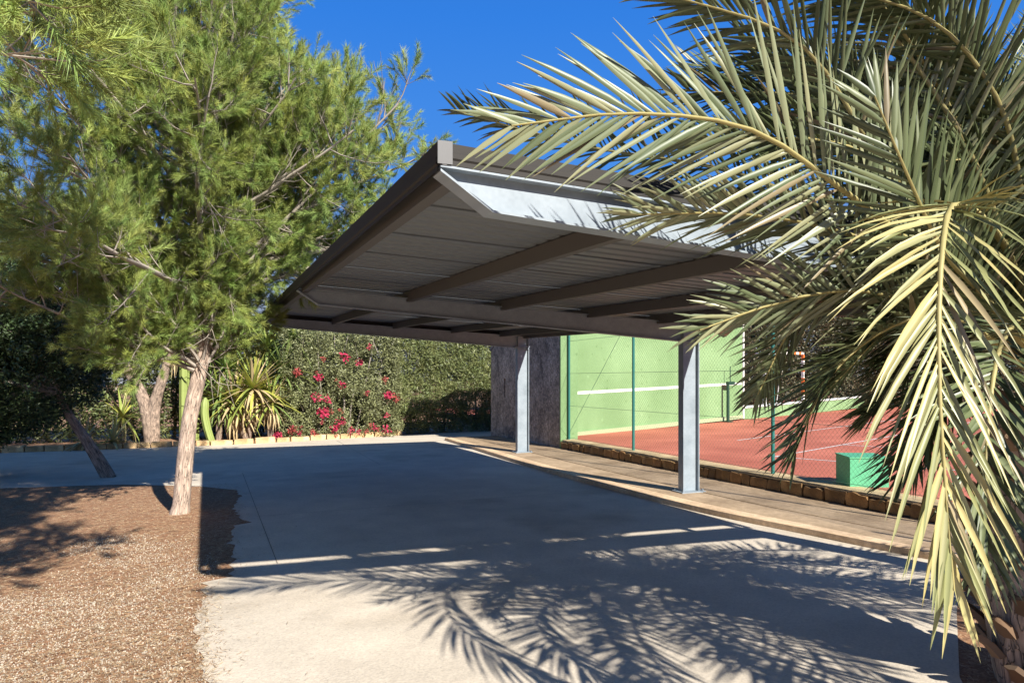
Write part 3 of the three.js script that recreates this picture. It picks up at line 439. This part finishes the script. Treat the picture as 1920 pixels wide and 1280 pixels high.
// ---------- date palm ----------
{
  const b = [4.32, gy(-2.68) - .02, -2.68], o = thing('date_palm', 'young date palm with long arching fronds at the right edge', 'palm', b), B = V(...b), r = rng(91);
  const tr = []; for (let k = 0; k <= 12; k++) tr.push(V((r() - .5) * .02, k / 12 * 1.75, (r() - .5) * .02));
  part('trunk', new GB().tube(tr, tr.map((_, k) => .27 + .07 * Math.sin(k / 12 * 3) - (k > 10 ? .1 * (k - 10) : 0)), 20, 3, .25, 5).geo(), M.bark, o);
  const stub = (() => { const g = new THREE.BoxGeometry(.10, .15, .035, 2, 2, 1), p = g.attributes.position; for (let i = 0; i < p.count; i++) { const y = p.getY(i) / .15 + .5; p.setX(i, p.getX(i) * (1.15 - .6 * y)); p.setZ(i, p.getZ(i) - Math.abs(p.getX(i)) * .3 + y * y * .05); } g.translate(0, .05, 0); g.computeVertexNormals(); return g; })();
  const sm = [mat(.17, .105, .06, .95), mat(.24, .16, .095, .95), mat(.10, .065, .04, .95)];
  for (let k = 0; k < 84; k++) { const a = k * 2.39996, y = .08 + k / 84 * 1.55, R = .29 + .07 * Math.sin(y / 1.75 * 3); const m = part('leaf_base', stub, sm[k % 3], o); m.position.set(Math.sin(a) * R, y, Math.cos(a) * R); m.rotation.set(.45, a, 0, 'YXZ'); }
  function leaflet(g, base, dir, nrm, len, wid, droop) { // folded blade, sharp tip
    const s = dir.clone().cross(nrm).normalize(), n = 4; let a = null; const p = base.clone(), d = dir.clone();
    for (let k = 0; k <= n; k++) { const t = k / n, w = wid * (k === 0 ? .45 : k === 1 ? 1 : k === 2 ? .9 : k === 3 ? .58 : .04) / 2; const q = [g.v(p.x - s.x * w, p.y - s.y * w, p.z - s.z * w, 0, t), g.v(p.x - nrm.x * w * .55, p.y - nrm.y * w * .55, p.z - nrm.z * w * .55, .5, t), g.v(p.x + s.x * w, p.y + s.y * w, p.z + s.z * w, 1, t)]; if (a) { g.quad(a[0], a[1], q[1], q[0]); g.quad(a[1], a[2], q[2], q[1]); } a = q; d.y -= droop / n * (.4 + t); d.normalize(); p.addScaledVector(d, len / n); }
  }
  const rach = mat(.36, .31, .12, .55), hues = { gold: [[.40, .36, .15], [.31, .30, .135], [.43, .37, .15], [.25, .26, .105], [.30, .24, .125]], sage: [[.23, .25, .135], [.17, .20, .105], [.29, .295, .16], [.115, .145, .07], [.26, .215, .12]], olive: [[.12, .148, .065], [.09, .115, .048], [.15, .175, .08], [.07, .092, .038], [.20, .165, .09]] };
  const mats = Object.fromEntries(Object.entries(hues).map(([k, v]) => [k, v.map(c => mat(...c, .42))]));
  function frond(pts, sideHint, hue, per, LL, W, single, t0 = .2, droop = .25, vee = .28, spreadK = 1) {
    const cur = new THREE.CatmullRomCurve3(pts.map(p => (p.isVector3 ? p : V(...p)).clone().sub(B))), n = 22, rp = cur.getSpacedPoints(n), f = part('frond', new GB().tube(rp, rp.map((_, i) => .021 * (1 - i / (n + 1)) + .0025), 6).geo(), rach, o);
    const len = cur.getLength(), merged = [0, 1, 2, 3, 4].map(() => new GB());
    for (let k = 0; k < per; k++) for (const sd of [-1, 1]) {
      const t = t0 + (1 - t0) * (k + .5 + (r() - .5) * .7) / per, p = cur.getPointAt(Math.min(.999, t)), T = cur.getTangentAt(Math.min(.999, t)), S = sideHint.clone().addScaledVector(T, -sideHint.dot(T)).normalize(), N = T.clone().cross(S).normalize();
      if (N.y < 0) N.negate();
      const u = (t - t0) / (1 - t0), ang = (1.15 - .75 * u) * spreadK + (r() - .5) * (single ? .22 : .42), l = LL * (.55 + 1.1 * u * (1 - u) * 1.6 - .15 * u) * (.85 + .3 * r()), dir = T.clone().multiplyScalar(Math.cos(ang)).addScaledVector(S, sd * Math.sin(ang)).addScaledVector(N, vee + (r() - .5) * (single ? .35 : .65)).normalize();
      const nr = dir.clone().cross(T.clone().cross(dir)).length() > 0 ? N.clone().addScaledVector(dir, -N.dot(dir)).add(rdir(r).multiplyScalar(.35)).normalize() : N;
      const nn = nr.addScaledVector(dir, -nr.dot(dir)).normalize(), ci = r() < .05 ? 4 : Math.floor(r() * 4), dr = droop * (.5 + r());
      if (single) { const g = new GB(); leaflet(g, p, dir, nn, l, W * (.8 + .4 * r()), dr); part('leaflet', g.geo(), mats[hue][ci], f); } else leaflet(merged[ci], p, dir, nn, l, W * (.8 + .4 * r()), dr);
    }
    if (!single) merged.forEach((g, i) => g.i.length && (part('leaflets', g.geo(), mats[hue][i], f).userData.kind = 'stuff'));
  }
  const C = [4.25, 1.62, -2.66], R = V(Math.cos(TH), 0, Math.sin(TH));
  frond([C, [3.18, 2.19, -2.49], [2.37, 2.48, -2.33], [1.92, 2.64, -2.3], [1.41, 2.65, -2.34], [.98, 2.58, -2.43]], V(.05, 1, .25), 'sage', 62, .58, .023, true, .3, .12, .1);
  frond([C, [3.49, 2.27, -2.37], [2.74, 2.37, -2.07], [2.42, 2.12, -1.88], [2.28, 1.7, -1.78], [2.28, 1.24, -1.75], [2.3, .98, -1.74]], R.clone().add(V(0, .1, 0)), 'gold', 48, .58, .021, true, .42, .45, .1, .72);
  frond([C, [3.39, 2.04, -2.4], [2.84, 2.21, -2.2], [2.52, 2.49, -2.11], [2.32, 2.75, -2.08]], R.clone().add(V(0, .4, 0)), 'olive', 40, .48, .022, true, .4, .1);
  frond([C, [3.37, 1.94, -2.52], [2.73, 2.07, -2.56], [2.32, 2.0, -2.62], [1.95, 1.88, -2.66]], V(0, 1, .6), 'sage', 60, .42, .02, false, .3, .25);
  const O = [
    [[[3.74, 2.35, -3.13], [3.01, 2.87, -3.64], [2.15, 3.08, -4.09], [1.42, 3.34, -4.5]], V(0, .6, 1)],
    [[[3.46, 2.11, -2.59], [2.81, 2.34, -2.64], [2.27, 2.42, -2.75], [1.77, 2.41, -2.9]], V(0, .7, .8)],
    [[[3.8, 2.02, -2.78], [3.51, 2.16, -3.11], [3.24, 1.99, -3.44], [3.07, 1.54, -3.61]], R],
    [[[3.47, 2.15, -2.48], [2.76, 2.64, -2.44], [2.35, 3.12, -2.5], [1.72, 3.3, -2.65]], V(.2, .6, 1)],
    [[[3.81, 2.23, -2.56], [3.37, 2.85, -2.52], [2.94, 3.45, -2.7], [2.29, 3.66, -2.96]], V(.3, .5, 1)],
    [[[3.89, 2.28, -2.53], [3.46, 2.95, -2.38], [3.07, 3.31, -2.43], [2.5, 3.5, -2.66]], V(.3, .3, 1)],
    [[[3.66, 1.95, -2.51], [3.04, 1.94, -2.55], [2.64, 1.69, -2.6], [2.48, 1.32, -2.67]], V(0, .5, 1)],
    [[[3.52, 1.93, -2.24], [2.87, 1.82, -1.97], [2.62, 1.51, -1.85], [2.52, 1.05, -1.79]], R],
    [[[4.07, 2.34, -2.88], [4.0, 2.89, -3.35], [3.8, 3.5, -3.75], [3.07, 3.79, -4.26]], R],
  ];
  // more fronds through the shaded side of the crown
  for (const [tx, ty, tz, up] of [[3.0, 1.75, -2.85, .35], [2.75, 1.6, -2.75, .45], [3.2, 1.45, -2.9, .4], [2.55, 1.95, -2.8, .4], [3.35, 1.75, -2.95, .5], [2.9, 2.1, -2.7, .5], [3.1, 1.2, -2.6, .45], [3.45, 1.3, -2.75, .5],
    [2.9, 3.0, -2.9, .5], [2.5, 2.85, -2.95, .5], [3.3, 3.3, -3.0, .35], [2.2, 3.1, -3.1, .6], [3.6, 3.5, -3.4, .3], [2.7, 3.5, -3.3, .4], [3.9, 3.6, -2.9, .2], [3.2, 2.7, -2.5, .5], [4.2, 3.7, -3.2, .2], [2.0, 2.75, -2.75, .5]]) {
    const a = V(...C), e = V(tx, ty, tz), m = a.clone().lerp(e, .55).add(V(0, up, 0)); O.push([[m.toArray(), e.clone().add(V(0, 0, 0)).toArray()], V(r() - .5, .4 + .5 * r(), .9)]);
  }
  O.forEach(([p, s], i) => frond([C, ...p], s, i === 1 || i === 4 ? 'sage' : 'olive', 78, .48, .021, false, .26, .22));
  for (let k = 0; k < 20; k++) { // sunward side, mostly out of frame
    const az = .45 + 2.0 * ((k * 7) % 20) / 20 + r() * .1, el = .3 + .75 * ((k * 11) % 20) / 20, L = 2.3 + r() * .7, dd = V(Math.cos(az) * Math.cos(el), Math.sin(el), Math.sin(az) * Math.cos(el)), side = V(-Math.sin(az), .2 * (r() - .5), Math.cos(az)), pts = [V(...C)];
    for (let q = 0; q < 5; q++) { pts.push(pts[q].clone().addScaledVector(dd, L / 5)); dd.y -= .2 + (1.2 - el) * .1; dd.normalize(); }
    if (pts.some(p => p.x < 3.0 && p.z < -.9 && p.y < 1.8)) continue;
    frond(pts, side, 'olive', 74, .46, .021, false, .22, .2);
  }
  for (let k = 0; k < 44; k++) { // the rest of the crown
    const az = k * 2.39996 + .4, el = .1 + 1.25 * ((k * 7) % 44) / 44, L = 2.5 + r() * .6, d = V(Math.cos(az) * Math.cos(el), Math.sin(el), Math.sin(az) * Math.cos(el));
    if (d.x < .25 && d.z < .3 && el < 1.1) continue; // open towards the drive in front
    const pts = [V(...C)]; const dd = d.clone(); for (let q = 0; q < 5; q++) { pts.push(pts[q].clone().addScaledVector(dd, L / 5)); dd.y -= .22 + (1.3 - el) * .12; dd.normalize(); }
    if (pts.some(p => p.x < 3.0 && p.z < -.9 && p.y < 1.8)) continue; // keeps clear of the drive
    const side = V(-d.z, .25 * (r() - .5), d.x).normalize(); frond(pts, side, 'olive', 74, .46, .021, false, .24, .2);
  }
}
// ---------- litter ----------
{
  const r = rng(95), g = new GB(); g.tri(g.v(-.0016, 0, 0), g.v(.0016, 0, 0), g.v(.004, .004, .075)); g.tri(g.v(-.0016, 0, 0), g.v(.0016, 0, 0), g.v(-.006, .006, .07)); const ng = g.geo();
  const le0 = z => (z > -4.4 ? -.12 : z > -7 ? -.06 : z > -9.5 ? .16 : .34) + .12 * fbm(z * .9, 1, 1, 3); const mats = [], cols = [], pal = [[.42, .27, .14], [.55, .40, .22], [.30, .18, .09], [.62, .50, .32], [.36, .22, .12]];
  const m4 = (x, z, y, s) => new THREE.Matrix4().compose(V(x, gy(z) + y, z), new THREE.Quaternion().setFromEuler(new THREE.Euler((r() - .5) * .5, r() * 6.28, (r() - .5) * .6)), V(s, s, s));
  for (let k = 0; k < 120000; k++) { const d = 3.2 + 10 * Math.pow(r(), 1.5), a = -.62 + r() * .75 - TH; const z = -d * Math.cos(a + TH), x = d * Math.sin(a + TH) * 1; if (x < -9) continue; const over = x - le0(z); if (over > 0 && (x > 4.5 || r() > .003 + .75 * Math.exp(-over / .07))) continue; mats.push(m4(x, z, .006 + r() * .018, .45 + .5 * r())); const c = pal[Math.floor(r() * 5)], v = .7 + .5 * r(); cols.push(rgb(c[0] * v, c[1] * v, c[2] * v)); }
  const nd = new THREE.Group(); const im = instanced('pine_needle_litter', ng, mat(1, 1, 1, .8), mats, cols, scene); tag(im, 'dry brown pine needles littering the earth island', 'litter');
  const pg = new THREE.IcosahedronGeometry(.0085, 0), pm = [], pc = [];
  for (let k = 0; k < 90000; k++) { const x = -4.5 * Math.pow(r(), .8) + .05, z = -3.4 - 6 * Math.pow(r(), 1.2); if (fbm(x * .7, 2, z * .7, 3) * .9 + (z + 6.2) * .12 < -.12 + .3 * (r() - .5)) continue; pm.push(m4(x, z, .004, .3 + .7 * r() * r())); const v = .7 + .4 * r(); pc.push(rgb(.56 * v, .49 * v, .385 * v)); }
  tag(instanced('gravel', pg, mat(1, 1, 1, .9), pm, pc, scene), 'small pale stones scattered over the earth island', 'gravel');
}
renderer.render(scene, camera);
